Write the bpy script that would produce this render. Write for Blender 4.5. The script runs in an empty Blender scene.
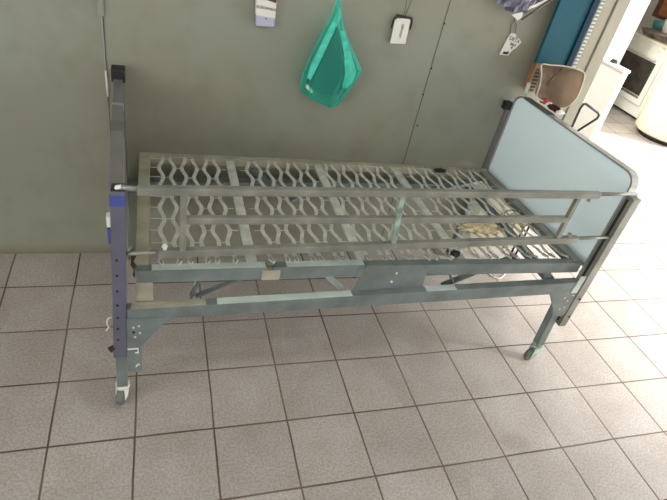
import bpy, bmesh, math, random
from mathutils import Vector, Matrix
random.seed(7)
C = bpy.context.scene.collection
WO = {}                                    # world origin of each object

def lin(r, g, b):
    f = lambda c: (c/255/12.92) if c/255 <= .04045 else ((c/255+.055)/1.055)**2.4
    return (f(r), f(g), f(b), 1)

# ---------------------------------------------------------------- materials
def mat(name, col, rough=.5, metal=0, var=.12, scale=12, spec=.5, col2=None, bump=0, alpha=1, trans=0):
    m = bpy.data.materials.new(name); m.use_nodes = True
    nt = m.node_tree; b = nt.nodes['Principled BSDF']
    b.inputs['Roughness'].default_value = rough; b.inputs['Metallic'].default_value = metal
    b.inputs['Specular IOR Level'].default_value = spec
    b.inputs['Alpha'].default_value = alpha
    b.inputs['Transmission Weight'].default_value = trans
    tc = nt.nodes.new('ShaderNodeTexCoord'); n = nt.nodes.new('ShaderNodeTexNoise')
    n.inputs['Scale'].default_value = scale; n.inputs['Detail'].default_value = 5
    nt.links.new(tc.outputs['Object'], n.inputs['Vector'])
    r = nt.nodes.new('ShaderNodeValToRGB')
    c = lin(*col); d = lin(*col2) if col2 else tuple(x*(1-var) for x in c[:3])+(1,)
    r.color_ramp.elements[0].position = .35; r.color_ramp.elements[1].position = .62
    r.color_ramp.elements[0].color = d; r.color_ramp.elements[1].color = c
    nt.links.new(n.outputs['Fac'], r.inputs['Fac']); nt.links.new(r.outputs['Color'], b.inputs['Base Color'])
    if bump:
        bp = nt.nodes.new('ShaderNodeBump'); bp.inputs['Strength'].default_value = bump
        bp.inputs['Distance'].default_value = .01
        nt.links.new(n.outputs['Fac'], bp.inputs['Height']); nt.links.new(bp.outputs['Normal'], b.inputs['Normal'])
    return m

def tile_mat():
    m = bpy.data.materials.new('floor_tiles'); m.use_nodes = True
    nt = m.node_tree; N = nt.nodes; L = nt.links; b = N['Principled BSDF']
    tc = N.new('ShaderNodeTexCoord'); sc = N.new('ShaderNodeVectorMath'); sc.operation = 'SCALE'
    # gentle wobble of the hand-laid joints
    wn = N.new('ShaderNodeTexNoise'); wn.inputs['Scale'].default_value = 2.2; wn.inputs['Detail'].default_value = 1
    L.new(tc.outputs['Object'], wn.inputs['Vector'])
    ws = N.new('ShaderNodeVectorMath'); ws.operation = 'SUBTRACT'; ws.inputs[1].default_value = (.5, .5, .5)
    L.new(wn.outputs['Color'], ws.inputs[0])
    wm = N.new('ShaderNodeVectorMath'); wm.operation = 'SCALE'; wm.inputs['Scale'].default_value = .012
    L.new(ws.outputs[0], wm.inputs[0])
    ad = N.new('ShaderNodeVectorMath'); ad.operation = 'ADD'
    L.new(tc.outputs['Object'], ad.inputs[0]); L.new(wm.outputs[0], ad.inputs[1])
    sc.inputs['Scale'].default_value = 1/.3; L.new(ad.outputs[0], sc.inputs[0])
    fr = N.new('ShaderNodeVectorMath'); fr.operation = 'FRACTION'; L.new(sc.outputs[0], fr.inputs[0])
    fl = N.new('ShaderNodeVectorMath'); fl.operation = 'FLOOR'; L.new(sc.outputs[0], fl.inputs[0])
    sp = N.new('ShaderNodeSeparateXYZ'); L.new(fr.outputs[0], sp.inputs[0])
    def M(op, a, bb=None):
        n = N.new('ShaderNodeMath'); n.operation = op
        for i, v in enumerate((a, bb)):
            if v is None: continue
            if isinstance(v, (int, float)): n.inputs[i].default_value = v
            else: L.new(v, n.inputs[i])
        return n.outputs[0]
    def edge(c): return M('MINIMUM', c, M('SUBTRACT', 1, c))
    d = M('MINIMUM', edge(sp.outputs[0]), edge(sp.outputs[1]))
    mr = N.new('ShaderNodeMapRange'); mr.inputs['From Min'].default_value = .008; mr.inputs['From Max'].default_value = .016
    L.new(d, mr.inputs['Value']); tilefac = mr.outputs[0]
    wh = N.new('ShaderNodeTexWhiteNoise'); L.new(fl.outputs[0], wh.inputs['Vector'])
    sn = N.new('ShaderNodeTexNoise'); sn.inputs['Scale'].default_value = 110; sn.inputs['Detail'].default_value = 4
    L.new(tc.outputs['Object'], sn.inputs['Vector'])
    bn = N.new('ShaderNodeTexNoise'); bn.inputs['Scale'].default_value = 5; bn.inputs['Detail'].default_value = 4
    L.new(tc.outputs['Object'], bn.inputs['Vector'])
    r1 = N.new('ShaderNodeValToRGB'); r1.color_ramp.elements[0].position = .38; r1.color_ramp.elements[1].position = .6
    r1.color_ramp.elements[0].color = lin(150, 144, 139); r1.color_ramp.elements[1].color = lin(173, 166, 160)
    L.new(sn.outputs['Fac'], r1.inputs['Fac'])
    r2 = N.new('ShaderNodeValToRGB'); r2.color_ramp.elements[0].position = .3; r2.color_ramp.elements[1].position = .65
    r2.color_ramp.elements[0].color = (.86, .82, .79, 1); r2.color_ramp.elements[1].color = (1, 1, 1, 1)
    L.new(bn.outputs['Fac'], r2.inputs['Fac'])
    mx = N.new('ShaderNodeMix'); mx.data_type = 'RGBA'; mx.blend_type = 'MULTIPLY'; mx.inputs[0].default_value = 1
    L.new(r1.outputs[0], mx.inputs[6]); L.new(r2.outputs[0], mx.inputs[7])
    tv = N.new('ShaderNodeMapRange'); tv.inputs['To Min'].default_value = .9; tv.inputs['To Max'].default_value = 1.03
    L.new(wh.outputs['Value'], tv.inputs['Value'])
    m2 = N.new('ShaderNodeVectorMath'); m2.operation = 'SCALE'; L.new(mx.outputs[2], m2.inputs[0]); L.new(tv.outputs[0], m2.inputs['Scale'])
    gn = N.new('ShaderNodeTexNoise'); gn.inputs['Scale'].default_value = 1.6
    L.new(tc.outputs['Object'], gn.inputs['Vector'])
    gr = N.new('ShaderNodeValToRGB'); gr.color_ramp.elements[0].position = .4; gr.color_ramp.elements[1].position = .65
    gr.color_ramp.elements[0].color = lin(72, 56, 50); gr.color_ramp.elements[1].color = lin(112, 98, 84)
    L.new(gn.outputs['Fac'], gr.inputs['Fac'])
    mg = N.new('ShaderNodeMix'); mg.data_type = 'RGBA'; L.new(tilefac, mg.inputs[0])
    L.new(gr.outputs[0], mg.inputs[6]); L.new(m2.outputs[0], mg.inputs[7])
    L.new(mg.outputs[2], b.inputs['Base Color'])
    rr = N.new('ShaderNodeMapRange'); rr.inputs['To Min'].default_value = .9; rr.inputs['To Max'].default_value = .42
    L.new(tilefac, rr.inputs['Value']); L.new(rr.outputs[0], b.inputs['Roughness'])
    bp = N.new('ShaderNodeBump'); bp.inputs['Strength'].default_value = .5; bp.inputs['Distance'].default_value = .004
    L.new(tilefac, bp.inputs['Height']); L.new(bp.outputs['Normal'], b.inputs['Normal'])
    return m

def wall_mat():
    m = bpy.data.materials.new('grey_green_gloss_paint'); m.use_nodes = True
    nt = m.node_tree; N = nt.nodes; L = nt.links; b = N['Principled BSDF']
    tc = N.new('ShaderNodeTexCoord')
    n1 = N.new('ShaderNodeTexNoise'); n1.inputs['Scale'].default_value = 1.3; n1.inputs['Detail'].default_value = 4
    L.new(tc.outputs['Object'], n1.inputs['Vector'])
    r = N.new('ShaderNodeValToRGB'); r.color_ramp.elements[0].position = .38; r.color_ramp.elements[1].position = .68
    r.color_ramp.elements[0].color = lin(133, 137, 124); r.color_ramp.elements[1].color = lin(132, 130, 113)
    L.new(n1.outputs['Fac'], r.inputs['Fac'])
    n2 = N.new('ShaderNodeTexNoise'); n2.inputs['Scale'].default_value = 7; n2.inputs['Detail'].default_value = 6
    L.new(tc.outputs['Object'], n2.inputs['Vector'])
    r2 = N.new('ShaderNodeValToRGB'); r2.color_ramp.elements[0].position = .25; r2.color_ramp.elements[1].position = .5
    r2.color_ramp.elements[0].color = (.88, .86, .82, 1); r2.color_ramp.elements[1].color = (1, 1, 1, 1)
    L.new(n2.outputs['Fac'], r2.inputs['Fac'])
    mx = N.new('ShaderNodeMix'); mx.data_type = 'RGBA'; mx.blend_type = 'MULTIPLY'; mx.inputs[0].default_value = 1
    L.new(r.outputs[0], mx.inputs[6]); L.new(r2.outputs[0], mx.inputs[7])
    # darker brown towards the floor
    sp = N.new('ShaderNodeSeparateXYZ'); g = N.new('ShaderNodeNewGeometry'); L.new(g.outputs['Position'], sp.inputs[0])
    mr = N.new('ShaderNodeMapRange'); mr.inputs['From Min'].default_value = 0; mr.inputs['From Max'].default_value = .06
    mr.inputs['To Min'].default_value = .55; mr.inputs['To Max'].default_value = 0
    L.new(sp.outputs[2], mr.inputs['Value'])
    m2 = N.new('ShaderNodeMix'); m2.data_type = 'RGBA'; L.new(mr.outputs[0], m2.inputs[0])
    L.new(mx.outputs[2], m2.inputs[6]); m2.inputs[7].default_value = lin(95, 84, 60)
    L.new(m2.outputs[2], b.inputs['Base Color'])
    b.inputs['Roughness'].default_value = .38
    return m

M = dict(
    tile=tile_mat(), wall=wall_mat(),
    seam=mat('panel_joint', (88, 88, 76), .7), white=mat('white_wash', (232, 230, 220), .6, var=.05),
    beige=mat('beige_paint', (162, 156, 136), .5, var=.1, scale=6),
    ceil=mat('ceiling_paint', (214, 214, 210), .8),
    bed=mat('chipped_grey_green_enamel', (118, 128, 128), .42, .2, col2=(99, 108, 106), scale=9),
    deck=mat('worn_beige_enamel', (164, 162, 144), .45, .1, col2=(138, 135, 118), scale=8),
    pale=mat('pale_green_enamel', (192, 206, 200), .45, .05, col2=(160, 172, 166), scale=5),
    strap=mat('strap_steel', (196, 198, 190), .42, .1, col2=(168, 170, 162), scale=14),
    rail=mat('rail_enamel', (138, 138, 130), .38, .25, col2=(110, 112, 105), scale=7),
    topbar=mat('dull_grey_enamel', (116, 113, 114), .5, .1, col2=(104, 102, 98), scale=6),
    violet=mat('violet_grey_enamel', (100, 100, 120), .35, .3, col2=(94, 94, 106), scale=6),
    blue_tape=mat('blue_tape', (58, 74, 138), .4), tape=mat('grey_tape', (96, 96, 92), .5),
    black=mat('black_plastic', (22, 22, 24), .45), dark=mat('dark_hole', (30, 28, 27), .8),
    lam=mat('pale_blue_laminate', (228, 246, 250), .35, var=.03, scale=3),
    alu=mat('aluminium_trim', (176, 178, 176), .3, .7, var=.1), dalu=mat('dark_green_trim', (92, 104, 98), .4, .4),
    rust=mat('rusty_brown', (84, 56, 38), .8, col2=(48, 34, 26), scale=40),
    rubber=mat('grey_rubber', (92, 98, 92), .6), chip=mat('mint_cast_metal', (160, 184, 170), .45, .2, col2=(112, 126, 118), scale=25),
    bag=None, teal=mat('teal_blue_paint', (24, 84, 100), .6, spec=.25, var=.08, scale=5),
    teal2=mat('deep_blue_paint', (14, 48, 70), .6, spec=.2), wood=mat('orange_wood', (176, 108, 62), .5, col2=(140, 80, 44), scale=20),
    slotgrey=mat('slotted_grey_metal', (122, 132, 124), .45, .2),
    slot=mat('slotted_metal', (158, 150, 126), .45, .2), slotdark=mat('slot_shade', (96, 80, 58), .8),
    basin=mat('brown_grey_plastic', (176, 158, 136), .42, col2=(150, 132, 114), scale=7),
    rim=mat('pale_plastic_rim', (198, 188, 170), .45), paper=mat('white_paper', (214, 212, 204), .7, var=.06),
    lilac=mat('lilac_plastic_cover', (176, 174, 196), .35, var=.08), ink=mat('black_ink', (28, 26, 28), .8),
    wire=mat('thin_wire', (92, 88, 80), .4, .6), foil=mat('crumpled_foil', (172, 172, 186), .35, .35, col2=(120, 120, 140), scale=22, bump=.6),
    appliance=mat('white_enamel', (236, 236, 228), .3, var=.03), cream=mat('cream_enamel', (236, 230, 204), .35, var=.04),
    mint=mat('pale_mint_enamel', (206, 220, 208), .35, var=.04), glass=mat('dark_oven_glass', (66, 62, 54), .15, col2=(48, 45, 40)),
    steel=mat('steel_pan', (150, 140, 132), .35, .5, col2=(112, 102, 96)), maroon=mat('maroon_cloth', (72, 26, 40), .9, col2=(30, 16, 26), scale=60),
    red=mat('red_cloth', (170, 70, 74), .9, scale=40), straw=mat('yellowed_padding', (226, 212, 172), .9, col2=(166, 148, 112), scale=60, bump=.8),
    brownwood=mat('brown_cabinet', (96, 58, 36), .5), kwall=mat('cream_wall', (222, 218, 210), .7, var=.05),
    teal3=mat('teal_bowl', (70, 140, 142), .4),
)
def bag_mat():
    m = bpy.data.materials.new('thin_green_plastic'); m.use_nodes = True
    nt = m.node_tree; N = nt.nodes; L = nt.links; b = N['Principled BSDF']; out = N['Material Output']
    b.inputs['Base Color'].default_value = lin(70, 212, 192); b.inputs['Roughness'].default_value = .22
    tr = N.new('ShaderNodeBsdfTranslucent'); tr.inputs['Color'].default_value = lin(70, 245, 215)
    tp = N.new('ShaderNodeBsdfTransparent'); tp.inputs['Color'].default_value = lin(212, 246, 240)
    a = N.new('ShaderNodeMixShader'); a.inputs[0].default_value = .45
    L.new(b.outputs[0], a.inputs[1]); L.new(tr.outputs[0], a.inputs[2])
    c = N.new('ShaderNodeMixShader')
    lw = N.new('ShaderNodeLayerWeight'); lw.inputs['Blend'].default_value = .35
    mr = N.new('ShaderNodeMapRange'); mr.inputs['To Min'].default_value = .24; mr.inputs['To Max'].default_value = .95
    L.new(lw.outputs['Facing'], mr.inputs['Value']); L.new(mr.outputs[0], c.inputs[0])
    L.new(tp.outputs[0], c.inputs[1]); L.new(a.outputs[0], c.inputs[2]); L.new(c.outputs[0], out.inputs['Surface'])
    return m
M['bag'] = bag_mat()

# ---------------------------------------------------------------- mesh builder
class MB:
    def __init__(s): s.bm = bmesh.new()
    def _merge(s, b):
        me = bpy.data.meshes.new('t'); b.to_mesh(me); b.free(); s.bm.from_mesh(me); bpy.data.meshes.remove(me)
    def hexa(s, pts, bev=0):
        b = bmesh.new(); v = [b.verts.new(p) for p in pts]
        for f in ((0,1,2,3),(7,6,5,4),(0,4,5,1),(1,5,6,2),(2,6,7,3),(3,7,4,0)): b.faces.new([v[i] for i in f])
        bmesh.ops.recalc_face_normals(b, faces=b.faces)
        if bev: bmesh.ops.bevel(b, geom=b.edges[:], offset=bev, segments=2, affect='EDGES', profile=.6)
        s._merge(b); return s
    def box(s, x0, x1, y0, y1, z0, z1, bev=0):
        return s.hexa([(x0,y0,z0),(x1,y0,z0),(x1,y1,z0),(x0,y1,z0),(x0,y0,z1),(x1,y0,z1),(x1,y1,z1),(x0,y1,z1)], bev)
    def beam(s, p, q, w, h, up=(0,0,1), bev=.002):
        p = Vector(p); q = Vector(q); d = (q-p).normalized(); u = Vector(up)
        if abs(d.dot(u)) > .97: u = Vector((0,1,0))
        a = d.cross(u).normalized()*w/2; u = a.cross(d).normalized()*h/2
        return s.hexa([p-a-u, p+a-u, p+a+u, p-a+u, q-a-u, q+a-u, q+a+u, q-a+u], bev)
    def tube(s, pts, r, seg=10, cap=True):
        pts = [Vector(p) for p in pts]; rs = r if isinstance(r, (list, tuple)) else [r]*len(pts)
        b = bmesh.new(); rings = []; ref = None
        for i, p in enumerate(pts):
            d = (pts[min(i+1, len(pts)-1)]-pts[max(i-1, 0)]).normalized()
            if ref is None:
                ref = Vector((0,0,1)) if abs(d.z) < .9 else Vector((1,0,0))
            a = d.cross(ref).normalized(); ref = a.cross(d).normalized()
            rings.append([b.verts.new(p+(a*math.cos(t)+ref*math.sin(t))*rs[i]) for t in [2*math.pi*k/seg for k in range(seg)]])
        for A, B in zip(rings, rings[1:]):
            for k in range(seg): b.faces.new((A[k], A[(k+1)%seg], B[(k+1)%seg], B[k])).smooth = True
        if cap: b.faces.new(rings[0][::-1]); b.faces.new(rings[-1])
        bmesh.ops.recalc_face_normals(b, faces=b.faces)
        s._merge(b); return s
    def poly(s, outline, d, bev=0):
        """outline of 3D points in a plane, extruded by vector d"""
        b = bmesh.new(); d = Vector(d)
        A = [b.verts.new(p) for p in outline]; B = [b.verts.new(Vector(p)+d) for p in outline]
        b.faces.new(A); b.faces.new(B[::-1]); n = len(A)
        for i in range(n): b.faces.new((A[i], B[i], B[(i+1)%n], A[(i+1)%n]))
        bmesh.ops.recalc_face_normals(b, faces=b.faces)
        if bev: bmesh.ops.bevel(b, geom=b.edges[:], offset=bev, segments=2, affect='EDGES')
        s._merge(b); return s
    def cyl(s, p, q, r, r2=None, seg=20):
        return s.tube([p, q], [r, r if r2 is None else r2], seg)
    def build(s, name, m, parent=None):
        me = bpy.data.meshes.new(name)
        vs = s.bm.verts
        lo = Vector([min(v.co[i] for v in vs) for i in range(3)]); hi = Vector([max(v.co[i] for v in vs) for i in range(3)])
        c = (lo+hi)/2
        if parent is None: c.z = lo.z
        bmesh.ops.translate(s.bm, verts=vs[:], vec=-c)
        s.bm.to_mesh(me); s.bm.free(); me.materials.append(m)
        o = bpy.data.objects.new(name, me); C.objects.link(o); WO[o.name] = c
        if parent: o.parent = parent; o.location = c-WO[parent.name]
        else: o.location = c
        return o
def thing(name, label, cat, loc, group=None):
    o = bpy.data.objects.new(name, None); C.objects.link(o); o.location = loc; WO[o.name] = Vector(loc)
    o.empty_display_size = .1
    return tag(o, label, cat, group)
def tag(o, label, cat, group=None):
    o['label'] = label; o['category'] = cat
    if group: o['group'] = group
    return o
def struct(o): o['kind'] = 'structure'; return o

# ---------------------------------------------------------------- the room
WY = .26                                   # face of the back wall
struct(MB().box(-2.6, 7.0, -4.6, 5.6, -.1, 0).build('floor', M['tile'])).location.z = -.1
bpy.data.objects['floor'].location = (2.2, .5, -.1)
WOf = bpy.data.objects['floor']
# keep the tile grid on world coordinates: move the mesh so the object origin is the world origin
for v in WOf.data.vertices: v.co += Vector((2.2, .5, -.1))
WOf.location = (0, 0, 0)
struct(MB().box(-2.6, 7.0, -4.6, 5.6, 2.9, 3.0).build('ceiling', M['ceil']))
struct(MB().box(-2.6, 2.335, WY, WY+.14, 0, 2.9).build('wall_back', M['wall']))
struct(MB().box(2.335, 2.72, WY, WY+.14, 0, 2.9).build('wall_pier', M['beige']))
struct(MB().box(4.0, 5.47, 2.9, 3.0, 0, 2.9, .004).build('trim_1', M['white']))        # white pier in the bright room beyond
struct(MB().box(2.632, 2.642, WY-.004, WY, 0, 2.9).build('trim_2', M['seam']))
struct(MB().box(1.708, 1.7125, WY-.0015, WY, 0, 2.9).build('trim_3', M['seam']))
struct(MB().box(.188, .192, WY-.0015, WY, 0, 2.9).build('trim_4', M['seam']))
w = MB(); w.box(-2.7, -2.6, -4.6, -4.3, 0, 2.9); w.box(-2.7, -2.6, -1.7, 5.6, 0, 2.9); w.box(-2.7, -2.6, -4.3, -1.7, 0, .9); w.box(-2.7, -2.6, -4.3, -1.7, 2.6, 2.9)
struct(w.build('wall_left', M['kwall']))
struct(MB().box(-2.6, 7, 5.6, 5.7, 0, 2.9).build('wall_far', M['kwall']))
w = MB(); w.box(7, 7.1, 1.9, 5.6, 0, 2.9); w.box(7, 7.1, -4.6, -3.6, 0, 2.9); w.box(7, 7.1, -3.6, 1.9, 2.6, 2.9)
struct(w.build('wall_right', M['kwall']))
struct(MB().box(-2.6, 7, -4.7, -4.6, 0, 2.9).build('wall_front', M['kwall']))
w = MB()
for y in (-4.3, -3.45, -2.6, -1.75): w.box(-2.68, -2.62, y, y+.05, .9, 2.6)
w.box(-2.68, -2.62, -4.3, -1.7, .9, .95); w.box(-2.68, -2.62, -4.3, -1.7, 2.55, 2.6)
struct(w.build('window_1', M['white']))

# screws and small marks on the wall panels
for x, z in ((1.713, 1.372), (1.713, 1.155), (1.71, 1.017), (1.728, .846)):
    tag(MB().cyl((x, WY-.004, z), (x, WY, z), .0045, seg=10).build('wall_screw', M['dark']),
        'small dark screw head in the wall panel joint left of the hanging paper tag', 'screw', 'screws down the wall panel joint')
t = tag(MB().tube([(.184, WY-.006, 1.5), (.184, WY-.006, 1.24), (.187, WY-.006, 1.10), (.187, WY-.006, .95), (.188, WY-.005, .84)], .0022, 8).build('wall_cable', M['alu']),
        'thin electric cable running down the wall joint behind the left bed end', 'cable')
MB().tube([(.187, WY-.009, 1.0), (.189, WY-.009, .885)], .0045, 8).build('cable_sleeve', M['paper'], t)
MB().box(.172, .196, WY-.014, WY-.004, 1.225, 1.40, .003).build('cable_box', M['wall'], t)

# ---------------------------------------------------------------- the bed
NY = -.71; FY = .2
bed = thing('hospital_bed', 'grey-green metal hospital bed with bare spring deck and raised side rail', 'bed', (1.26, -.26, 0))
# near left post and leg
SX = -.012
p = MB().hexa([(.243+SX,-.735,.27),(.288+SX,-.735,.27),(.288+SX,-.688,.27),(.243+SX,-.688,.27),(.259,-.735,1.0),(.303,-.735,1.0),(.303,-.688,1.0),(.259,-.688,1.0)], .003).build('post', M['violet'], bed)
p['label'] = 'violet-grey corner post nearest the camera at the left end'
MB().hexa([(.2560,-.7358,.948),(.3012,-.7358,.948),(.3012,-.687,.948),(.2560,-.687,.948),(.2574,-.7358,.986),(.3026,-.7358,.986),(.3026,-.687,.986),(.2574,-.687,.986)]).build('tape_band', M['blue_tape'], p)
MB().box(.262, .300, -.732, -.691, .998, 1.004, .001).build('post_cap', M['black'], p)
for z in (.74, .675, .605, .54, .48, .425, .37):
    x = .268+(z-.7)*.038-.004
    MB().cyl((x, -.7375, z), (x, -.734, z), .0042, seg=10).build('pin_hole', M['dark'], p)
MB().box(.243, .258, -.728, -.70, .865, .905, .003).build('bracket', M['paper'], p)
MB().box(.243, .255, -.728, -.70, .80, .86, .003).build('clip', M['blue_tape'], p)
MB().tube([(.246+SX,-.712,.46),(.232+SX,-.712,.455),(.228+SX,-.712,.43),(.234+SX,-.712,.415),(.224+SX,-.712,.395)], .003, 8).build('hook', M['paper'], p)
MB().tube([(.25+SX,-.725,.325),(.232+SX,-.738,.32)], [.008,.012], 10).build('bolt', M['dark'], p)
def caster(x, y, ztop, rot=0, white=False):
    m1 = M['paper'] if white else M['chip']
    c = MB()
    c.tube([(x,y,ztop-.012),(x,y,ztop+.006)], .027, 16)
    o = None
    dx, dy = math.cos(rot), math.sin(rot)
    nx, ny = -dy, dx
    cx, cy = x+dx*.012, y+dy*.012
    for s in (-1, 1):
        a = Vector((cx+nx*.017*s, cy+ny*.017*s, 0)); t_ = Vector((x+nx*.017*s, y+ny*.017*s, 0))
        c.hexa([Vector((a.x-dx*.012-nx*.002, a.y-dy*.012-ny*.002, .02)), Vector((a.x+dx*.012-nx*.002, a.y+dy*.012-ny*.002, .02)),
                Vector((a.x+dx*.012+nx*.002, a.y+dy*.012+ny*.002, .02)), Vector((a.x-dx*.012+nx*.002, a.y-dy*.012+ny*.002, .02)),
                Vector((t_.x-dx*.024-nx*.002, t_.y-dy*.024-ny*.002, ztop-.01)), Vector((t_.x+dx*.024-nx*.002, t_.y+dy*.024-ny*.002, ztop-.01)),
                Vector((t_.x+dx*.024+nx*.002, t_.y+dy*.024+ny*.002, ztop-.01)), Vector((t_.x-dx*.024+nx*.002, t_.y-dy*.024+ny*.002, ztop-.01))], .001)
    o = c.build('caster', m1, bed)
    wh = MB(); r = .038
    wh.tube([(cx-nx*.013, cy-ny*.013, r), (cx-nx*.010, cy-ny*.010, r), (cx+nx*.010, cy+ny*.010, r), (cx+nx*.013, cy+ny*.013, r)], [.031, .038, .038, .031], 24)
    wh.build('wheel', M['rubber'], o)
    return o
def leg(p, q, w=.04, m=None):
    o = MB().beam(p, q, w, w, (0,1,0), .003).build('leg', m or M['bed'], bed); return o
leg((.257,-.711,.28), (.253,-.711,.088)); caster(.253, -.711, .09, math.radians(250), True)
leg((2.216,-.70,.43), (2.250,-.69,.112)); caster(2.252, -.69, .115, math.radians(188))
leg((2.19,.20,.48), (2.20,.20,.088)); caster(2.20, .20, .09, math.radians(200))
leg((.24,.2,.43), (.235,.2,.088)); caster(.235, .2, .09, math.radians(160))
# far left post, near right post, far right post
p = MB().hexa([(.22,.178,.27),(.262,.178,.27),(.262,.222,.27),(.22,.222,.27),(.22,.178,.99),(.262,.178,.99),(.262,.222,.99),(.22,.222,.99)], .003).build('post', M['bed'], bed)
MB().box(.213, .268, .165, .228, .985, 1.04, .004).build('post_cap', M['black'], p)
p = MB().hexa([(2.262,-.735,.28),(2.302,-.735,.28),(2.302,-.69,.28),(2.262,-.69,.28),(2.258,-.735,1.015),(2.299,-.735,1.015),(2.299,-.69,1.015),(2.258,-.69,1.015)], .002).build('post', M['rail'], bed)
MB().hexa([(2.260,-.714,.3),(2.265,-.714,.3),(2.265,-.702,.3),(2.260,-.702,.3),(2.2565,-.714,1.0),(2.265,-.714,1.0),(2.265,-.702,1.0),(2.2565,-.702,1.0)]).build('slide_slot', M['dark'], p)
MB().hexa([(2.265,-.688,.3),(2.285,-.688,.3),(2.285,-.676,.3),(2.265,-.676,.3),(2.263,-.688,.99),(2.285,-.688,.99),(2.285,-.676,.99),(2.263,-.676,.99)], .001).build('slide_bar', M['alu'], p)
for z in (.345, .46): MB().cyl((2.29, -.739, z), (2.29, -.734, z), .005, seg=10).build('bolt', M['dark'], p)
p = MB().box(2.214, 2.236, .224, .25, .27, 1.0, .003).build('post', M['topbar'], bed)
MB().box(2.192, 2.236, .219, .254, .985, 1.03, .006).build('post_cap', M['black'], p)
# left end : top bar with tape bands, thin board under it
e = MB().hexa([(.262,-.69,.35),(.280,-.69,.35),(.256,.18,.35),(.238,.18,.35),(.266,-.69,.985),(.284,-.69,.985),(.252,.18,.985),(.236,.18,.985)], .002).build('end_panel', M['deck'], bed)
e['label'] = 'thin end board at the left end seen edge-on'
MB().hexa([(.254,-.688,.978),(.296,-.688,.978),(.259,.166,.978),(.221,.166,.978),(.254,-.688,1.0),(.296,-.688,1.0),(.259,.166,1.0),(.221,.166,1.0)], .002).build('top_bar', M['topbar'], e)
def band(y0, y1, m):
    f = lambda y: .240+(.166-y)/.854*.035
    MB().hexa([(f(y0)-.0215,y0,.976),(f(y0)+.0215,y0,.976),(f(y1)+.0215,y1,.976),(f(y1)-.0215,y1,.976),
               (f(y0)-.0215,y0,1.0015),(f(y0)+.0215,y0,1.0015),(f(y1)+.0215,y1,1.0015),(f(y1)-.0215,y1,1.0015)]).build('tape_band', m, e)
band(-.10, -.083, M['alu']); band(-.325, -.245, M['tape'])
# right end: laminate board with rounded corners and metal edge
def rrect(y0, y1, z0, z1, r, n=7):
    out = [(y0, z0), (y1, z0)]
    for k in range(n): a = math.pi/2*k/(n-1); out.append((y1-r+r*math.cos(a), z1-r+r*math.sin(a)))
    for k in range(n): a = math.pi/2*(1+k/(n-1)); out.append((y0+r+r*math.cos(a), z1-r+r*math.sin(a)))
    return out
o = rrect(-.660, .213, .615, 1.078, .05)
PX = lambda x, y: x-.012-.05*(y+.66)/.87
e = MB().poly([(PX(2.303, y), y, z) for y, z in o], (.028, 0, 0), .001).build('end_panel', M['lam'], bed)
e['label'] = 'pale blue laminate end board with rounded corners'
o1 = rrect(-.668, .220, .60, 1.087, .057); o2 = rrect(-.660, .213, .615, 1.080, .05)
b = MB(); n = len(o1)
for i in range(n):
    j = (i+1) % n
    (a0, a1), (b0, b1) = o1[i], o1[j]; (c0, c1), (d0, d1) = o2[i], o2[j]
    b.hexa([(PX(2.296,a0),a0,a1),(PX(2.296,b0),b0,b1),(PX(2.296,d0),d0,d1),(PX(2.296,c0),c0,c1),(PX(2.333,a0),a0,a1),(PX(2.333,b0),b0,b1),(PX(2.333,d0),d0,d1),(PX(2.333,c0),c0,c1)])
b.build('edge_trim', M['alu'], e)
b = MB(); b.hexa([(PX(x,y),y,z) for z in (1.083,1.0895) for x,y in ((2.295,-.06),(2.334,-.06),(2.334,.15),(2.295,.15))]); b.build('corner_tape', M['dalu'], e)

# deck frame (parallelogram: the right end is racked)
ZD = .65
def DX(x, y):       # racking of the deck towards its right end
    return x-(y+.68)/.85*.06*max(0, (x-1.2)/1.0)
D = MB()
D.box(.315, 1.0, .152, .186, .612, .652, .002); D.beam((1.0,.169,.632), (2.19,.158,.628), .034, .04)
D.build('deck_rail', M['deck'], bed)
MB().box(.315, .362, -.68, .155, .612, .6515, .002).build('deck_end', M['deck'], bed)
MB().beam((2.212,-.68,.632), (2.16,.15,.626), .042, .04).build('deck_end', M['rail'], bed)
# near side rail as angle sections with a hinge gap at each joint
def angle(x0, x1, zt0, zt1):
    top = MB(); top.hexa([(x0,-.688,zt0-.004),(x1,-.688,zt1-.004),(x1,-.655,zt1-.004),(x0,-.655,zt0-.004),(x0,-.688,zt0),(x1,-.688,zt1),(x1,-.655,zt1),(x0,-.655,zt0)], .001)
    top.hexa([(x0,-.690,zt0-.055),(x1,-.690,zt1-.055),(x1,-.684,zt1-.055),(x0,-.684,zt0-.055),(x0,-.690,zt0),(x1,-.690,zt1),(x1,-.684,zt1),(x0,-.684,zt0)], .001)
    return top.build('deck_rail', M['bed'], bed)
secs = [(.322, .778, .655, .657), (.802, 1.168, .657, .660), (1.435, 2.235, .655, .645)]
for a in secs:
    r_ = angle(*a)
    MB().hexa([(a[0]+.05,-.688,a[2]+.0003),(a[1]-.004,-.688,a[3]+.0003),(a[1]-.004,-.656,a[3]+.0003),(a[0]+.05,-.656,a[2]+.0003),
               (a[0]+.05,-.688,a[2]+.0012),(a[1]-.004,-.688,a[3]+.0012),(a[1]-.004,-.656,a[3]+.0012),(a[0]+.05,-.656,a[2]+.0012)]).build('top_strip', M['pale'] if a[0] < 1.2 else M['bed'], r_)  # paler flange top: worn paint plus light from above put into the colour
MB().box(.76, .83, -.695, -.66, .60, .645, .003).build('hinge', M['deck'], bed)
MB().box(1.14, 1.19, -.695, -.66, .60, .648, .003).build('hinge', M['bed'], bed)
MB().box(1.41, 1.45, -.695, -.66, .60, .646, .003).build('hinge', M['bed'], bed)
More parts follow.
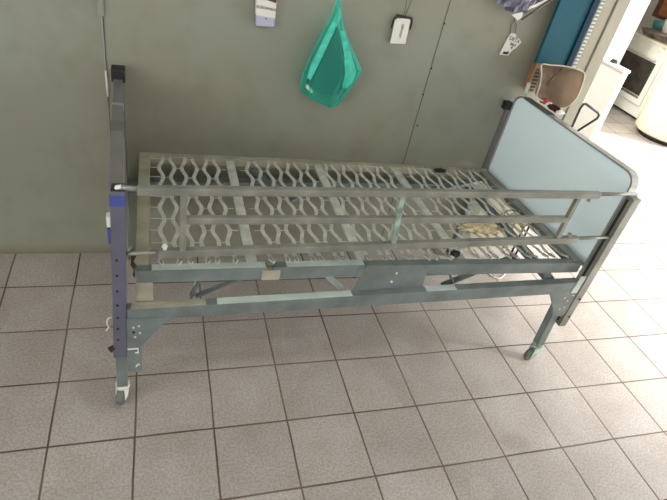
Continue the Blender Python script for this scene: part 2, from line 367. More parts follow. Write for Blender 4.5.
# centre plate
pl = MB().poly([(1.17,-.696,.660),(1.44,-.696,.660),(1.455,-.696,.515),(1.135,-.696,.505)], (0,.006,0), .001)
pl.box(1.17, 1.44, -.695, -.66, .656, .6605, .001)
pl = pl.build('side_plate', M['bed'], bed)
MB().cyl((1.31,-.6985,.62),(1.31,-.695,.62),.005).build('rivet', M['paper'], pl); MB().cyl((1.30,-.6985,.575),(1.30,-.695,.575),.005).build('rivet', M['paper'], pl)

# lower side rail (near) and its far twin
LZ = lambda x: .50+(x-.39)/1.7*.052
b = MB()
b.hexa([(.285,-.73,.456),(2.24,-.73,.497),(2.24,-.692,.497),(.285,-.692,.456),(.285,-.73,.510),(2.24,-.73,.562),(2.24,-.692,.562),(.285,-.692,.510)], .003)
lo = b.build('lower_rail', M['bed'], bed)
LT = lambda x: .510+(x-.285)/1.955*.052
for x0, x1, m_ in ((.30, .56, 'deck'), (.60, 1.13, 'pale'), (1.46, 1.60, 'pale')):
    MB().hexa([(x,y,LT(x)+d) for d in (.0002,.0012) for x,y in ((x0,-.728),(x1,-.728),(x1,-.694),(x0,-.694))]).build('top_strip', M[m_], lo)  # rail top strips: worn paint and overhead sheen held in the colour
MB().hexa([(.26,.165,.44),(2.18,.165,.49),(2.18,.215,.49),(.26,.215,.44),(.26,.165,.50),(2.18,.165,.55),(2.18,.215,.55),(.26,.215,.50)], .003).build('lower_rail', M['bed'], bed)
# cross tubes between lower rails
for x in (.345, 2.12): MB().beam((x,-.68,.48+(x-.3)*.03), (x,.17,.48+(x-.3)*.03), .035, .035).build('cross_tube', M['deck'] if x < 1 else M['bed'], bed)
# upright strap plates
MB().box(.318, .375, -.690, -.684, .51, .60, .001).build('upright', M['deck'], bed)
MB().beam((2.10,-.68,.55), (2.06,-.68,.61), .006, .035, (0,0,1)).build('upright', M['bed'], bed)
# gusset plates
g = MB().poly([(.28,-.731,.47),(.44,-.731,.47),(.40,-.731,.42),(.350,-.731,.35),(.331,-.731,.32),(.328,-.731,.175),(.28,-.731,.18)], (0,.006,0), .001).build('gusset_plate', M['bed'], bed)
for x, z in ((.306,.425),(.325,.43),(.327,.395),(.31,.375)): MB().cyl((x,-.7338,z),(x,-.7305,z),.0045,seg=10).build('rivet', M['rim'], g)
MB().cyl((.305,-.734,.40),(.305,-.7305,.40),.005,seg=10).build('hole', M['dark'], g)
MB().tube([(.282,-.735,.315),(.318,-.735,.315),(.318,-.735,.292),(.308,-.735,.295)], .003, 8).build('hook', M['paper'], g)
MB().tube([(.308,-.735,.215),(.32,-.735,.232),(.322,-.735,.222)], .003, 8).build('hook', M['paper'], g)
g = MB().poly([(2.10,-.731,.50),(2.262,-.731,.53),(2.262,-.731,.36),(2.24,-.731,.345),(2.185,-.731,.365),(2.17,-.731,.40)], (0,.006,0), .001).build('gusset_plate', M['bed'], bed)
for x, z in ((2.2,.47),(2.225,.45),(2.23,.41),(2.205,.40),(2.24,.485)): MB().cyl((x,-.7338,z),(x,-.7305,z),.005,seg=10).build('rivet', M['rim'], g)
MB().poly([(2.215,-.735,.50),(2.25,-.735,.50),(2.252,-.735,.60),(2.222,-.735,.60)], (0,.006,0), .001).build('bracket', M['pale'], bed)

# deck bars between sections
def dbar(x, w, m):
    MB().beam((DX(x,-.66),-.66,.638), (DX(x,.155),.155,.638), w, .012, (0,0,1), .002).build('deck_bar', m, bed)
for x in (.73, 1.175): dbar(x, .04, M['strap'])
dbar(1.63, .04, M['strap'])
# zigzag spring straps with end hooks, joined by cross wires
half = .0815; Y0 = -.592; NH = 9; A = .008
n = 36; xs = [.41+k*(2.16-.41)/(n-1) for k in range(n)]
def zx(k, j):       # x of strap k at node j
    s = -1 if (j+k) % 2 == 0 else 1
    y = Y0+j*half
    return DX(xs[k]+s*A, y)
for k in range(n):
    if min(abs(xs[k]-v) for v in (.73, 1.175, 1.63)) < .031: skip = True
    else: skip = False
    b = MB(); pts = []
    for j in range(NH+1):
        y = Y0+j*half; x = zx(k, j)
        pts += [(x, y-.014), (x, y+.014)]
    w = .0082; sag = lambda y: ZD-.004-.006*math.sin(math.pi*min(1, max(0, (y+.66)/.82)))+.0
    bb = bmesh.new(); rows = []
    for x, y in pts:
        z = sag(y)
        rows.append([bb.verts.new((x-w,y,z)), bb.verts.new((x+w,y,z)), bb.verts.new((x+w,y,z-.0025)), bb.verts.new((x-w,y,z-.0025))])
    for P_, Q_ in zip(rows, rows[1:]):
        for c in range(4): bb.faces.new((P_[c], P_[(c+1)%4], Q_[(c+1)%4], Q_[c]))
    bb.faces.new(rows[0]); bb.faces.new(rows[-1][::-1]); bmesh.ops.recalc_face_normals(bb, faces=bb.faces)
    b._merge(bb)
    if skip:
        b.bm.free(); continue
    st = b.build('spring_strap', M['strap'], bed)
    x, y = pts[0]; q = (x, y, sag(y)-.001)
    dx = .004*random.choice((-1, 1))
    MB().tube([(x-.005,y-.008,q[2]+.003),(x-.008,y-.028,q[2]+.006),(x+dx-.006,-.652,ZD+.008),(x+dx,-.666,ZD+.008),(x+dx+.006,-.652,ZD+.008),(x+.008,y-.028,q[2]+.006),(x+.005,y-.008,q[2]+.003)], .0032, 6).build('hook', M['pale'], st)
    x, y = pts[-1]
    MB().tube([(x,y-.01,sag(y)+.003),(x,.152,ZD-.002),(x,.165,ZD+.002)], .0022, 6).build('hook', M['strap'], st)
for j in range(1, NH+1):
    y = Y0+j*half; z = ZD-.005-.006*math.sin(math.pi*min(1, max(0, (y+.66)/.82)))
    MB().tube([(.355, y, ZD-.006), (zx(0, j), y, z)], .0016, 6).build('frame_wire', M['strap'], bed)
    MB().tube([(zx(n-1,j),y,z), (DX(2.19,y),y,ZD-.006)], .0016, 6).build('frame_wire', M['strap'], bed)
b = MB()
for j in range(1, NH+1):
    y = Y0+j*half; z = ZD-.005-.006*math.sin(math.pi*min(1, max(0, (y+.66)/.82)))
    for k in range(n-1):
        if (j+k) % 2 == 1: b.tube([(zx(k,j),y,z), (zx(k+1,j),y,z)], .0017, 6)
cwire = b.build('cross_wires', M['strap'], bed); cwire['kind'] = 'stuff'
# levers and braces under the deck
def br(p, q, w, h, m=None, name='brace'): MB().beam(p, q, w, h, (0,1,0), .002).build(name, m or M['bed'], bed)
br((.510,-.62,.465), (.556,-.62,.585), .006, .036)
br((.527,-.61,.46), (.527,-.61,.56), .006, .010, M['pale'])
br((.53,-.62,.465), (.80,-.62,.605), .008, .022)
br((1.02,-.62,.58), (1.125,-.62,.478), .02, .028, M['pale'])
br((1.575,-.62,.60), (1.645,-.62,.50), .006, .036)
br((1.60,-.62,.475), (1.92,-.62,.64), .008, .030)
br((2.09,-.50,.56), (2.22,-.60,.46), .03, .03)
MB().beam((1.70,-.05,.61), (2.13,.11,.61), .045, .02).build('brace', M['bed'], bed)
MB().beam((.84,.14,.605), (1.0,-.14,.605), .03, .015).build('brace', M['bed'], bed)
MB().beam((.43,-.10,.60), (.73,.0,.60), .03, .015).build('brace', M['deck'], bed)
MB().poly([(.312,-.665,.72),(.322,-.665,.70),(.312,-.665,.675),(.322,-.665,.655),(.318,-.665,.60),(.309,-.665,.615),(.312,-.665,.64),(.304,-.665,.66),(.306,-.665,.70)], (0,.006,0)).build('rusty_catch', M['rust'], bed)

# raised side rail on telescopic rods
sr = MB()
def bar(b, x0, z0, x1, z1, h=.022, w=.024, y=-.72): b.beam((x0,y,z0), (x1,y,z1), w, h, (0,0,1), .002)
RY = -.722
T = [(.30,.998), (.36,1.0), (2.07,1.027)]
u = MB(); u.beam((.335,RY,1.0), (2.08,RY,1.027), .024, .026, (0,0,1), .003); rail_top = u.build('side_rail', M['rail'], bed)
rail_top['label'] = 'raised three-bar side rail on the near side'
u = MB(); u.beam((.48,RY,.892), (1.975,RY,.908), .02, .026, (0,0,1), .003); u.build('rail_bar', M['rail'], rail_top)
u = MB(); u.beam((.395,RY,.758), (2.09,RY,.806), .024, .028, (0,0,1), .003); u.build('rail_bar', M['rail'], rail_top)
for x0, x1 in ((.472,.472), (1.215,1.238), (1.985,1.985)):
    MB().beam((x0,RY,.995+.012*(x0-.4)), (x1,RY,.77+.012*(x0-.4)), .02, .026 if x0 < 1.5 else .018, (0,1,0), .002).build('rail_upright', M['rail'] if x0 != 1.215 else M['chip'], rail_top)
MB().tube([(.276,-.715,.992),(.280,RY,1.008),(.292,RY,1.010)], [.008,.008,.008], 12).build('rod_tip', M['paper'], rail_top)
MB().tube([(.290,RY,1.0095),(.34,RY,1.003)], .0085, 12).build('slide_rod', M['rail'], rail_top)
MB().tube([(2.07,RY,1.03),(2.27,RY,1.036)], .008, 12).build('slide_rod', M['rail'], rail_top)
MB().tube([(.296,RY,.757),(.40,RY,.760)], .008, 12).build('slide_rod', M['rail'], rail_top)
MB().tube([(2.08,RY,.81),(2.266,RY,.816)], .008, 12).build('slide_rod', M['rail'], rail_top)
for p_, q_, m_ in (((.415,RY,.77),(.415,RY-.004,.79),M['paper']), ((2.04,RY,.80),(2.04,RY,.836),M['rail']), ((2.045,RY,1.015),(2.036,RY-.004,.998),M['rail'])):
    MB().tube([p_, q_], [.005,.009], 10).build('knob', m_, rail_top)

# ---------------------------------------------------------------- things lying on the bed
def crumple(name, cx, cy, cz, rx, ry, rz, m, seed, label, cat):
    rnd = random.Random(seed); b = bmesh.new()
    bmesh.ops.create_icosphere(b, subdivisions=3, radius=1)
    for v in b.verts:
        k = 1+.35*rnd.uniform(-1, 1)*(abs(v.co.x)+.3)
        v.co = Vector((v.co.x*rx*k, v.co.y*ry*k, max(-.3, v.co.z)*rz*(1+.5*rnd.uniform(-1, 1))))+Vector((cx, cy, cz+.3*rz))
    for f in b.faces: f.smooth = rnd.random() < .5
    o = MB(); o._merge(b)
    return tag(o.build(name, m), label, cat)
crumple('padding_scrap', 1.84, -.43, .650, .10, .04, .012, M['straw'], 3, 'torn yellowed padding scrap lying on the bare springs near the right end of the bed', 'scrap')
crumple('padding_scrap', 2.09, -.36, .655, .04, .05, .010, M['straw'], 5, 'small tan scrap on the springs beside the pale blue end board', 'scrap')
def wirecurl(name, pts, r, m, label, cat='wire'): return tag(MB().tube(pts, r, 7).build(name, m), label, cat)
wirecurl('loose_wire', [(1.90,-.40,.672),(1.94,-.37,.684),(1.97,-.35,.675),(2.0,-.345,.69),(1.98,-.38,.67),(1.93,-.42,.678),(1.95,-.44,.668)], .0022, M['dark'], 'dark tangled wire on the springs beside the yellowed padding scrap')
wirecurl('loose_wire', [(2.03,-.31,.672),(2.06,-.32,.69),(2.10,-.35,.685),(2.12,-.39,.68),(2.10,-.42,.672)], .0026, M['rust'], 'rusty brown wire curl on the springs against the right end board')
wirecurl('loose_wire', [(2.07,-.12,.66),(2.03,-.16,.69),(2.07,-.20,.70),(2.12,-.17,.69),(2.14,-.20,.67)], .0026, M['dark'], 'thin dark wire loop above the springs by the right end board, nearest the wall')
crumple('rag_knot', 1.60, -.625, .655, .022, .016, .014, M['dark'], 9, 'small black knotted rag on the springs behind the centre of the lower side bar', 'rag')
crumple('paper_scrap', 1.63, -.615, .655, .012, .012, .010, M['paper'], 11, 'tiny white scrap beside the black knotted rag on the springs', 'scrap')
crumple('dark_rag', 1.86, .11, .655, .035, .018, .010, M['dark'], 13, 'small dark rag on the far edge of the spring deck by the wall', 'rag')
# cloth lying over the top of the right end board
c_ = crumple('folded_cloth', 2.312, -.01, 1.095, .022, .055, .016, M['maroon'], 21, 'maroon and white crumpled cloth lying on top of the pale blue end board', 'cloth')
def cl(cy, ry, m, seed, nm):
    rnd = random.Random(seed); b = bmesh.new(); bmesh.ops.create_icosphere(b, subdivisions=2, radius=1)
    for v in b.verts:
        v.co = Vector((v.co.x*.026*(1+.3*rnd.uniform(-1,1)), v.co.y*ry, max(-.2, v.co.z)*.017*(1+.3*rnd.uniform(-1,1))))+Vector((2.312, cy, 1.10))
    o = MB(); o._merge(b); o.build(nm, m, c_)
cl(.035, .014, M['paper'], 1, 'white_fold'); cl(-.062, .012, M['paper'], 2, 'white_fold'); cl(.075, .035, M['red'], 4, 'red_fold')
# cord on the floor
tag(MB().tube([(2.44+.07*math.cos(a), .03+.08*math.sin(a)*(1+.2*math.sin(2*a)), .004) for a in [2*math.pi*k/20 for k in range(19)]], .004, 8).build('floor_cord', M['paper']),
    'small loop of pale cord on the tiles under the right end of the bed', 'cord')

# ---------------------------------------------------------------- hanging on the wall
def letters(txt, size, loc, rot, m, parent, name='lettering', sx=1):
    cu = bpy.data.curves.new('t', 'FONT'); cu.body = txt; cu.size = size; cu.extrude = .0003; cu.align_x = 'CENTER'; cu.align_y = 'CENTER'
    to = bpy.data.objects.new('t', cu); C.objects.link(to); bpy.context.view_layer.update()
    me = bpy.data.meshes.new_from_object(to); bpy.data.objects.remove(to)
    me.transform(Matrix.Translation(loc) @ rot @ Matrix.Diagonal((sx, 1, 1, 1)))
    b = MB(); b.bm.from_mesh(me); bpy.data.meshes.remove(me)
    return b.build(name, m, parent)
RX = Matrix.Rotation(math.pi/2, 4, 'X')
# packet
y = WY-.03
pk = tag(MB().poly([(.808,y,1.265),(.890,y,1.268),(.890,y,1.315),(.805,y,1.315)], (0,.022,0), .003).build('hanging_packet', M['lilac']),
         'small lilac and white printed packet hanging on the wall, left of the green bag', 'packet')
MB().poly([(.804,y-.002,1.308),(.890,y-.002,1.303),(.887,y-.002,1.40),(.797,y-.002,1.401)], (0,.026,0), .002).build('printed_flap', M['paper'], pk)
letters('EUSORMEA', .017, (.846,y-.0028,1.342), Matrix.Rotation(math.radians(3), 4, 'Y') @ RX, M['ink'], pk)
MB().poly([(.825,y-.0025,1.378),(.886,y-.0025,1.368),(.886,y-.0025,1.398),(.82,y-.0025,1.398)], (0,.002,0)).build('dark_band', M['rust'], pk)
MB().poly([(.845,y-.001,1.298),(.853,y-.001,1.296),(.851,y-.001,1.303)], (0,.001,0)).build('mark', M['ink'], pk)
# tag with black clip
y = WY-.022
tg = tag(MB().poly([(1.451,y,1.256),(1.531,y,1.262),(1.525,y,1.37),(1.511,y,1.377),(1.461,y,1.371),(1.448,y,1.363)], (0,.004,0), .001).build('hanging_tag', M['paper']),
         'white card tag in a black clip hanging on wires, right of the green bag', 'tag')
b = MB(); b.tube([(1.441,y+.007,1.325),(1.445,y+.007,1.36),(1.456,y+.006,1.382),(1.493,y+.004,1.379),(1.532,y+.004,1.380),(1.538,y+.006,1.352),(1.537,y+.006,1.328)], [.003,.005,.006,.006,.006,.005,.003], 8)
b.build('clip', M['black'], tg)
b = MB(); b.tube([(1.490,y+.005,1.38),(1.480,y+.005,1.50),(1.495,y+.005,1.70)], .0014, 6); b.tube([(1.495,y+.005,1.38),(1.515,y+.005,1.50),(1.52,y+.005,1.70)], .0014, 6)
b.build('wire', M['wire'], tg)
letters('DEPOSIT', .016, (1.492,y-.0012,1.318), Matrix.Rotation(math.radians(-88-180), 4, 'Y') @ RX, M['ink'], tg)
# torn paper tag
y = WY-.008
t2 = tag(MB().poly([(2.066,y,1.262),(2.118,y,1.262),(2.132,y,1.29),(2.15,y,1.305),(2.168,y,1.335),(2.150,y,1.35),(2.128,y,1.352),(2.120,y,1.37),(2.090,y,1.372),(2.078,y,1.34),(2.072,y,1.30)], (0,.006,0), .001).build('torn_tag', M['paper']),
         'torn white paper tag with scribbled writing hanging below the foil packet, beside the blue panel', 'tag')
letters('DETA', .026, (2.122,y-.0015,1.342), Matrix.Rotation(math.radians(12), 4, 'Y') @ RX, M['ink'], t2)
letters('2063', .020, (2.122,y-.0015,1.318), Matrix.Rotation(math.radians(12), 4, 'Y') @ RX, M['ink'], t2)
MB().poly([(2.08,y-.0015,1.268),(2.112,y-.0015,1.268),(2.116,y-.0015,1.284),(2.10,y-.0015,1.279),(2.085,y-.0015,1.28)], (0,.001,0)).build('dark_mark', M['ink'], t2)
MB().poly([(2.116,y-.0015,1.30),(2.128,y-.0015,1.298),(2.124,y-.0015,1.31)], (0,.001,0)).build('dark_mark', M['ink'], t2)
b = MB(); b.tube([(2.085,y+.003,1.37),(2.075,y+.004,1.41),(2.078,y,1.43),(2.076,WY-.001,1.46)], .0015, 6); b.tube([(2.115,y+.003,1.365),(2.105,y+.002,1.41),(2.082,y,1.43),(2.078,WY-.001,1.46)], .0015, 6)
b.build('string', M['wire'], t2)
# foil packet on a little shelf arm
rnd = random.Random(4); b = bmesh.new(); gx, gz = 12, 8; grid = []
for i in range(gx+1):
    row = []
    for j in range(gz+1):
        u, v = i/gx, j/gz
        x = 1.925+.245*u; z = 1.505-.052*math.sin(math.pi*min(1, u*.95))+.045*u+.18*v
        row.append(b.verts.new((x, WY-.045-.035*math.sin(math.pi*u)+.014*rnd.uniform(-1, 1), z+.006*rnd.uniform(-1,1))))
    grid.append(row)
for i in range(gx):
    for j in range(gz): b.faces.new((grid[i][j], grid[i+1][j], grid[i+1][j+1], grid[i][j+1]))
bmesh.ops.solidify(b, geom=b.faces[:], thickness=-.012)
o = MB(); o._merge(b)
fo = tag(o.build('foil_packet', M['foil']), 'crumpled silvery lilac packet fixed to the wall at the top, above the torn tag', 'packet')
MB().poly([(2.005,WY-.085,1.468),(2.046,WY-.085,1.448),(2.062,WY-.085,1.466),(2.058,WY-.085,1.49),(2.12,WY-.085,1.52),(2.19,WY-.085,1.575),(2.10,WY-.085,1.525),(2.04,WY-.085,1.485)], (0,.004,0)).build('white_edge', M['paper'], fo)
MB().tube([(2.065,WY-.085,1.455), (2.185,WY-.085,1.557), (2.20,WY-.001,1.56)], .004, 8).build('wire_arm', M['wire'], fo)

# green bag: pleated pouch gathered to a knot at the top
lo_ = [(1.155+.03,1.50,.006,.006)]
prof = [ # z, left x, right x, half depth
 (1.55,1.150,1.164,.006),(1.42,1.141,1.157,.010),(1.37,1.131,1.170,.016),(1.305,1.111,1.198,.026),(1.237,1.086,1.240,.036),
 (1.17,1.061,1.293,.044),(1.13,1.049,1.320,.046),(1.105,1.042,1.312,.048),(1.048,1.033,1.287,.046),(1.014,1.043,1.271,.042),
 (.995,1.062,1.260,.036),(.967,1.127,1.246,.026),(.952,1.168,1.232,.018),(.940,1.195,1.215,.008)]
def lin_prof(pr_, n):
    out = []
    for p1, p2 in zip(pr_, pr_[1:]):
        out += [tuple(p1[c]+(p2[c]-p1[c])*k/n for c in range(4)) for k in range(n)]
    return out+[pr_[-1]]
P2 = lin_prof(prof, 4); SEG = 72; b = bmesh.new(); rings = []
rnd = random.Random(12); ph = [rnd.uniform(0, 6.28) for _ in range(6)]
for i, (z, xl, xr, d) in enumerate(P2):
    ring = []; cx = (xl+xr)/2; rx = (xr-xl)/2; d = max(.004, d)
    for k in range(SEG):
        a = 2*math.pi*k/SEG
        f = 1+.10*math.sin(9*a+ph[0]+z*5)+.07*math.sin(17*a+ph[1]-z*9)+.05*math.sin(5*a+ph[2]+z*22)
        c, s_ = math.cos(a), math.sin(a)
        ring.append(b.verts.new((cx+rx*(abs(c)**.8*(1 if c > 0 else -1))*(1+(f-1)*.12), WY-.065+d*s_*f, z+.006*math.sin(7*a+ph[3]))))
    rings.append(ring)
for P_, Q_ in zip(rings, rings[1:]):
    for k in range(SEG): b.faces.new((P_[k], P_[(k+1)%SEG], Q_[(k+1)%SEG], Q_[k])).smooth = True
b.faces.new(rings[-1][::-1]); b.faces.new(rings[0]); bmesh.ops.recalc_face_normals(b, faces=b.faces)
o = MB(); o._merge(b)
bg = tag(o.build('plastic_bag', M['bag']), 'translucent green plastic bag hanging full on the wall above the bed', 'bag')
b = MB(); b.poly([(1.075,WY-.078,1.035),(1.14,WY-.078,1.0),(1.20,WY-.078,.985),(1.245,WY-.078,1.03),(1.235,WY-.078,1.12),(1.19,WY-.078,1.24),(1.165,WY-.078,1.31),(1.135,WY-.078,1.25),(1.10,WY-.078,1.14)], (0,.03,0), .006)
# two folds of the bag, their bright highlight put into the colour
def fold(pts, m):
    f = lambda z: WY-.078-.042*max(0, min(1, (1.40-z)/.28))
    MB().poly([(x, f(z), z) for x, z in pts], (0,.002,0)).build('fold', m, bg)
M['bag_fold'] = mat('highlight_green_plastic', (66, 196, 174), .3, col2=(44, 162, 142), scale=30)
fold([(1.160,1.40),(1.112,1.29),(1.058,1.15),(1.048,1.09),(1.066,1.08),(1.10,1.17),(1.135,1.27),(1.168,1.36)], M['bag_fold'])
fold([(1.172,1.30),(1.205,1.21),(1.225,1.12),(1.222,1.06),(1.245,1.055),(1.270,1.09),(1.278,1.14),(1.24,1.21),(1.19,1.31)], M['bag_fold'])
b.build('bundle', mat('grey_teal_bundle', (66, 96, 94), .6), bg)
b = MB(); b.poly([(1.055,WY-.098,1.035),(1.088,WY-.098,1.008),(1.095,WY-.098,1.018),(1.062,WY-.098,1.05)], (0,.02,0), .002); b.build('slip', M['paper'], bg)

# ---------------------------------------------------------------- shelf unit beyond the right bed end
sh = thing('shelf_rack', 'wall rack with teal blue board between two slotted beige uprights, beside the white door jamb', 'rack', (2.42, WY-.03, 0))
bp = MB().box(2.262, 2.445, WY-.055, WY-.035, 1.255, 2.4, .003).build('back_board', M['teal'], sh)
MB().box(2.445, 2.478, WY-.065, WY-.035, 1.255, 2.4, .003).build('board_edge', M['teal2'], sh)
MB().box(2.292, 2.55, WY-.034, WY-.002, 1.10, 2.4).build('backing', M['slot'], sh)
MB().box(2.266, 2.272, WY-.048, WY-.032, 1.12, 1.255, .002).build('wood_edging', M['wood'], sh)
for x0, x1, z0, z1 in ((2.272, 2.318, 1.10, 1.255), (2.482, 2.515, 1.10, 2.4)):
    up = MB().box(x0, x1, WY-.062, WY-.03, z0, z1, .002).build('slotted_upright', M['slot'] if x0 < 2.4 else M['slotgrey'], sh)
    s_ = MB(); z = 1.11
    while z < 1.75:
        if z < z1-.02: s_.box(x0+.006, x1-.006, WY-.0645, WY-.061, z, z+.0085)
        z += .0185
    s_.build('slots', M['slotdark'] if x0 < 2.4 else M['paper'], up)
MB().tube([(2.262,WY-.07,1.10),(2.262,WY-.07,1.155)], .010, 14).build('white_plug', M['paper'], sh)
# brown plastic basin hung on its side on the uprights
OUT = [(x+.006, z) for x, z in [(2.188,1.287),(2.243,1.29),(2.302,1.293),(2.364,1.291),(2.418,1.283),(2.452,1.274),(2.466,1.26),(2.474,1.235),(2.481,1.198),(2.483,1.155),(2.472,1.116),(2.448,1.089),(2.415,1.078),(2.374,1.082),(2.329,1.096),(2.286,1.107),(2.249,1.12),(2.232,1.134),(2.226,1.181),(2.212,1.235)]]
def fine(o, n):
    out = []
    for i in range(len(o)):
        p0, p1, p2, p3 = (o[(i+d) % len(o)] for d in (-1, 0, 1, 2))
        for k in range(n):
            t = k/n
            out.append(tuple(.5*(2*p1[c]+(p2[c]-p0[c])*t+(2*p0[c]-5*p1[c]+4*p2[c]-p3[c])*t*t+(3*p1[c]-p0[c]-3*p2[c]+p3[c])*t**3) for c in (0, 1)))
    return out
F_ = fine(OUT, 4); BY = .07; cx_, cz_ = 2.36, 1.19
b = bmesh.new(); rings = []
for t in (1, .97, .93, .88, .8, .68, .5, .3, .12):
    dep = .10*(1-t**3)**.7
    rings.append([b.verts.new((cx_+(x-cx_)*t+.02*(1-t), BY+dep-(.012 if x < 2.36 and t < .9 else 0)*min(1, (2.37-x)*12), cz_+(z-cz_)*t)) for x, z in F_])
for P_, Q_ in zip(rings, rings[1:]):
    for k in range(len(P_)): b.faces.new((P_[k], P_[(k+1)%len(P_)], Q_[(k+1)%len(P_)], Q_[k])).smooth = True
b.faces.new(rings[-1]); bmesh.ops.solidify(b, geom=b.faces[:], thickness=.004)
o = MB(); o._merge(b)
bs = tag(o.build('plastic_basin', M['basin']), 'brown-grey plastic basin tipped on its side on the rack below the teal board', 'basin')
MB().tube([(x, BY-.002, z) for x, z in F_+F_[:1]], .0032, 8).build('rim', M['rim'], bs)
MB().tube([(2.35,BY+.035,1.27),(2.352,BY+.06,1.235),(2.345,BY+.075,1.20),(2.33,BY+.07,1.165)], .003, 8).build('crease', M['slotdark'], bs)
MB().tube([(2.37,BY+.09,1.20),(2.37,BY+.12,1.20)], .012, 10).build('hanger', M['basin'], bs)

# black tubular frame standing beyond the bed end
b = thing('walking_frame', 'black tubular metal frame handle standing behind the bed end, in front of the white cabinet', 'frame', (2.62, .1, 0))
MB().tube([(2.56,.09,0),(2.565,.09,.5),(2.565,.09,.98),(2.562,.09,1.08),(2.570,.09,1.103),(2.585,.09,1.105),(2.69,.09,1.063),(2.706,.09,1.05),(2.704,.09,1.03),(2.62,.09,.955),(2.605,.09,.93),(2.60,.09,.5),(2.60,.09,0)], .0065, 12).build('bent_tube', M['black'], b)

# low white panel in the bright room beyond
cb = tag(MB().box(4.5, 4.56, 1.832, 2.75, .0, .82, .004).build('white_partition', M['appliance']), 'low white partition panel beyond the door pier, brightly lit', 'partition')
MB().box(4.49, 4.57, 1.825, 2.755, .82, .845, .004).build('cap', M['appliance'], cb)
lt = tag(MB().poly([(4.50,2.0,.846),(4.55,2.0,.846),(4.55,2.0,.86),(4.53,2.0,.88),(4.51,2.0,.86)], (0,.06,0), .001).build('door_latch', M['dark']), 'small dark metal latch on top of the low white partition panel', 'latch')

# ---------------------------------------------------------------- kitchen beyond the opening
st = thing('kitchen_stove', 'white kitchen stove with a dark oven window, in the bright room beyond the opening', 'stove', (6.35, 3.2, 0))
MB().box(6.05, 6.65, 2.82, 3.62, .03, .85, .008).build('body', M['appliance'], st)
dr = MB().box(6.025, 6.05, 2.86, 3.58, .17, .72, .006).build('oven_door', M['appliance'], st)
MB().box(6.018, 6.03, 2.93, 3.51, .27, .665, .004).build('oven_window', M['glass'], dr)
MB().tube([(6.03,2.95,.69),(6.0,2.97,.69),(6.0,3.47,.69),(6.03,3.49,.69)], .010, 10).build('handle', M['rim'], dr)
MB().box(6.022, 6.052, 2.93, 3.51, .235, .262, .002).build('door_strip', M['steel'], dr)
MB().box(6.03, 6.66, 2.81, 3.63, .85, .875, .004).build('hob', M['cream'], st)
for k in range(4): MB().cyl((6.05,3.0+.15*k,.79), (6.025,3.0+.15*k,.79), .018, seg=14).build('knob', M['cream'], st)
MB().box(6.1, 6.6, 2.86, 3.58, .0, .03).build('plinth', M['dark'], st)
c2 = tag(MB().box(6.02, 6.6, 2.70, 2.805, .02, .86, .02).build('mint_cabinet', M['mint']), 'pale mint low cabinet between the stove and the cream drum', 'cabinet')
dm = tag(MB().tube([(6.02,2.345,.05),(6.02,2.345,.08),(6.02,2.345,.80),(6.02,2.345,.86),(6.02,2.345,.875)], [.30,.335,.345,.33,.29], 48).build('cream_drum', M['cream']),
    'large round cream washing drum at the right edge beyond the opening', 'washing machine')
MB().tube([(6.02,2.345,0),(6.02,2.345,.05)], .26, 30).build('base', M['dark'], dm)
pan = tag(MB().hexa([(6.12,2.95,.876),(6.52,2.95,.876),(6.52,3.42,.876),(6.12,3.42,.876),(6.08,2.9,.95),(6.56,2.9,.95),(6.56,3.47,.95),(6.08,3.47,.95)], .012).build('roasting_pan', M['steel']),
    'grey metal roasting pan lying on the stove top', 'pan')
MB().tube([(6.09,3.1,.945),(6.05,3.12,.95),(6.05,3.26,.95),(6.09,3.28,.945)], .006, 8).build('handle', M['steel'], pan)
bo = tag(MB().tube([(6.42,3.54,.952-.075),(6.42,3.54,.97),(6.42,3.54,1.03)], [.05,.075,.085], 24).build('teal_bowl', M['teal3']), 'teal bowl standing on the stove beside the grey roasting pan', 'bowl')
cu_ = tag(MB().tube([(6.3,3.3,.952),(6.3,3.3,.98),(6.3,3.3,1.06),(6.3,3.3,1.09)], [.035,.04,.055,.06], 20).build('white_cup', M['paper']), 'white cup standing in the grey roasting pan', 'cup')
wc = tag(MB().box(6.55, 6.98, 2.2, 3.86, 1.03, 1.75, .006).build('wall_cupboard', M['brownwood']), 'brown cupboard on the kitchen wall above the stove', 'cupboard')
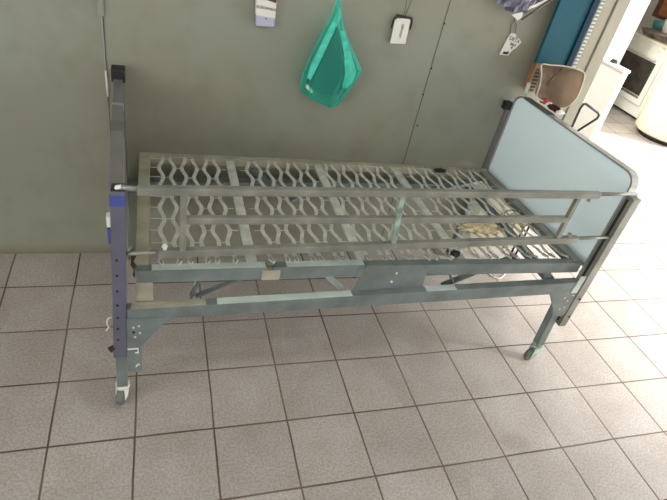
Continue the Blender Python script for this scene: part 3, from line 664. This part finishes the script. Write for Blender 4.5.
MB().box(6.535, 6.551, 2.25, 3.76, 1.07, 1.71, .004).build('door', M['wood'], wc)

# ---------------------------------------------------------------- light
wd = bpy.data.worlds.new('World'); bpy.context.scene.world = wd; wd.use_nodes = True
bgn = wd.node_tree.nodes['Background']; bgn.inputs['Color'].default_value = (.975, .985, 1.0, 1); bgn.inputs['Strength'].default_value = 9
def area(name, loc, rot, sx, sy, e, col=(1,1,1), portal=False):
    l = bpy.data.lights.new(name, 'AREA'); l.shape = 'RECTANGLE'; l.size = sx; l.size_y = sy; l.energy = e; l.color = col
    o = bpy.data.objects.new(name, l); C.objects.link(o); o.location = loc; o.rotation_euler = rot
    if portal: l.cycles.is_portal = True
    return o
area('portal_right', (7.02, -.85, 1.3), (0, math.radians(90), 0), 2.6, 5.5, 1, portal=True)
area('portal_left', (-2.72, -3.0, 1.75), (0, math.radians(-90), 0), 1.7, 2.6, 1, portal=True)
area('kitchen_fill', (3.6, 2.2, 2.85), (0, 0, 0), 1.2, .4, 110, (1, .97, .92))  # added fill without a fixture, brightens the room beyond
area('bedside_fill', (.6, -1.6, 2.85), (0, 0, 0), 1.2, .3, 12, (1, .99, .96))  # added overhead fill for the top faces, no known lamp here
s = bpy.data.lights.new('sun', 'SUN'); s.energy = 17; s.angle = math.radians(12); s.color = (1, .96, .88)
so = bpy.data.objects.new('sun', s); C.objects.link(so)
so.rotation_euler = Vector((-.79, .38, -.475)).to_track_quat('-Z', 'Y').to_euler()
# ---------------------------------------------------------------- camera
cam = bpy.data.cameras.new('camera'); co = bpy.data.objects.new('camera', cam); C.objects.link(co)
cam.sensor_width = 36; cam.lens = 28.786; cam.clip_start = .05
co.matrix_world = Matrix([[0.950227, 0.010898, -0.311367, 0.39593], [-0.25317, 0.609483, -0.751289, -2.19687], [0.181585, 0.792724, 0.581907, 1.90433], [0, 0, 0, 1]])
bpy.context.scene.camera = co
vs = bpy.context.scene.view_settings
vs.view_transform = 'Standard'; vs.look = 'None'; vs.exposure = -.05; vs.gamma = 1; vs.use_curve_mapping = False
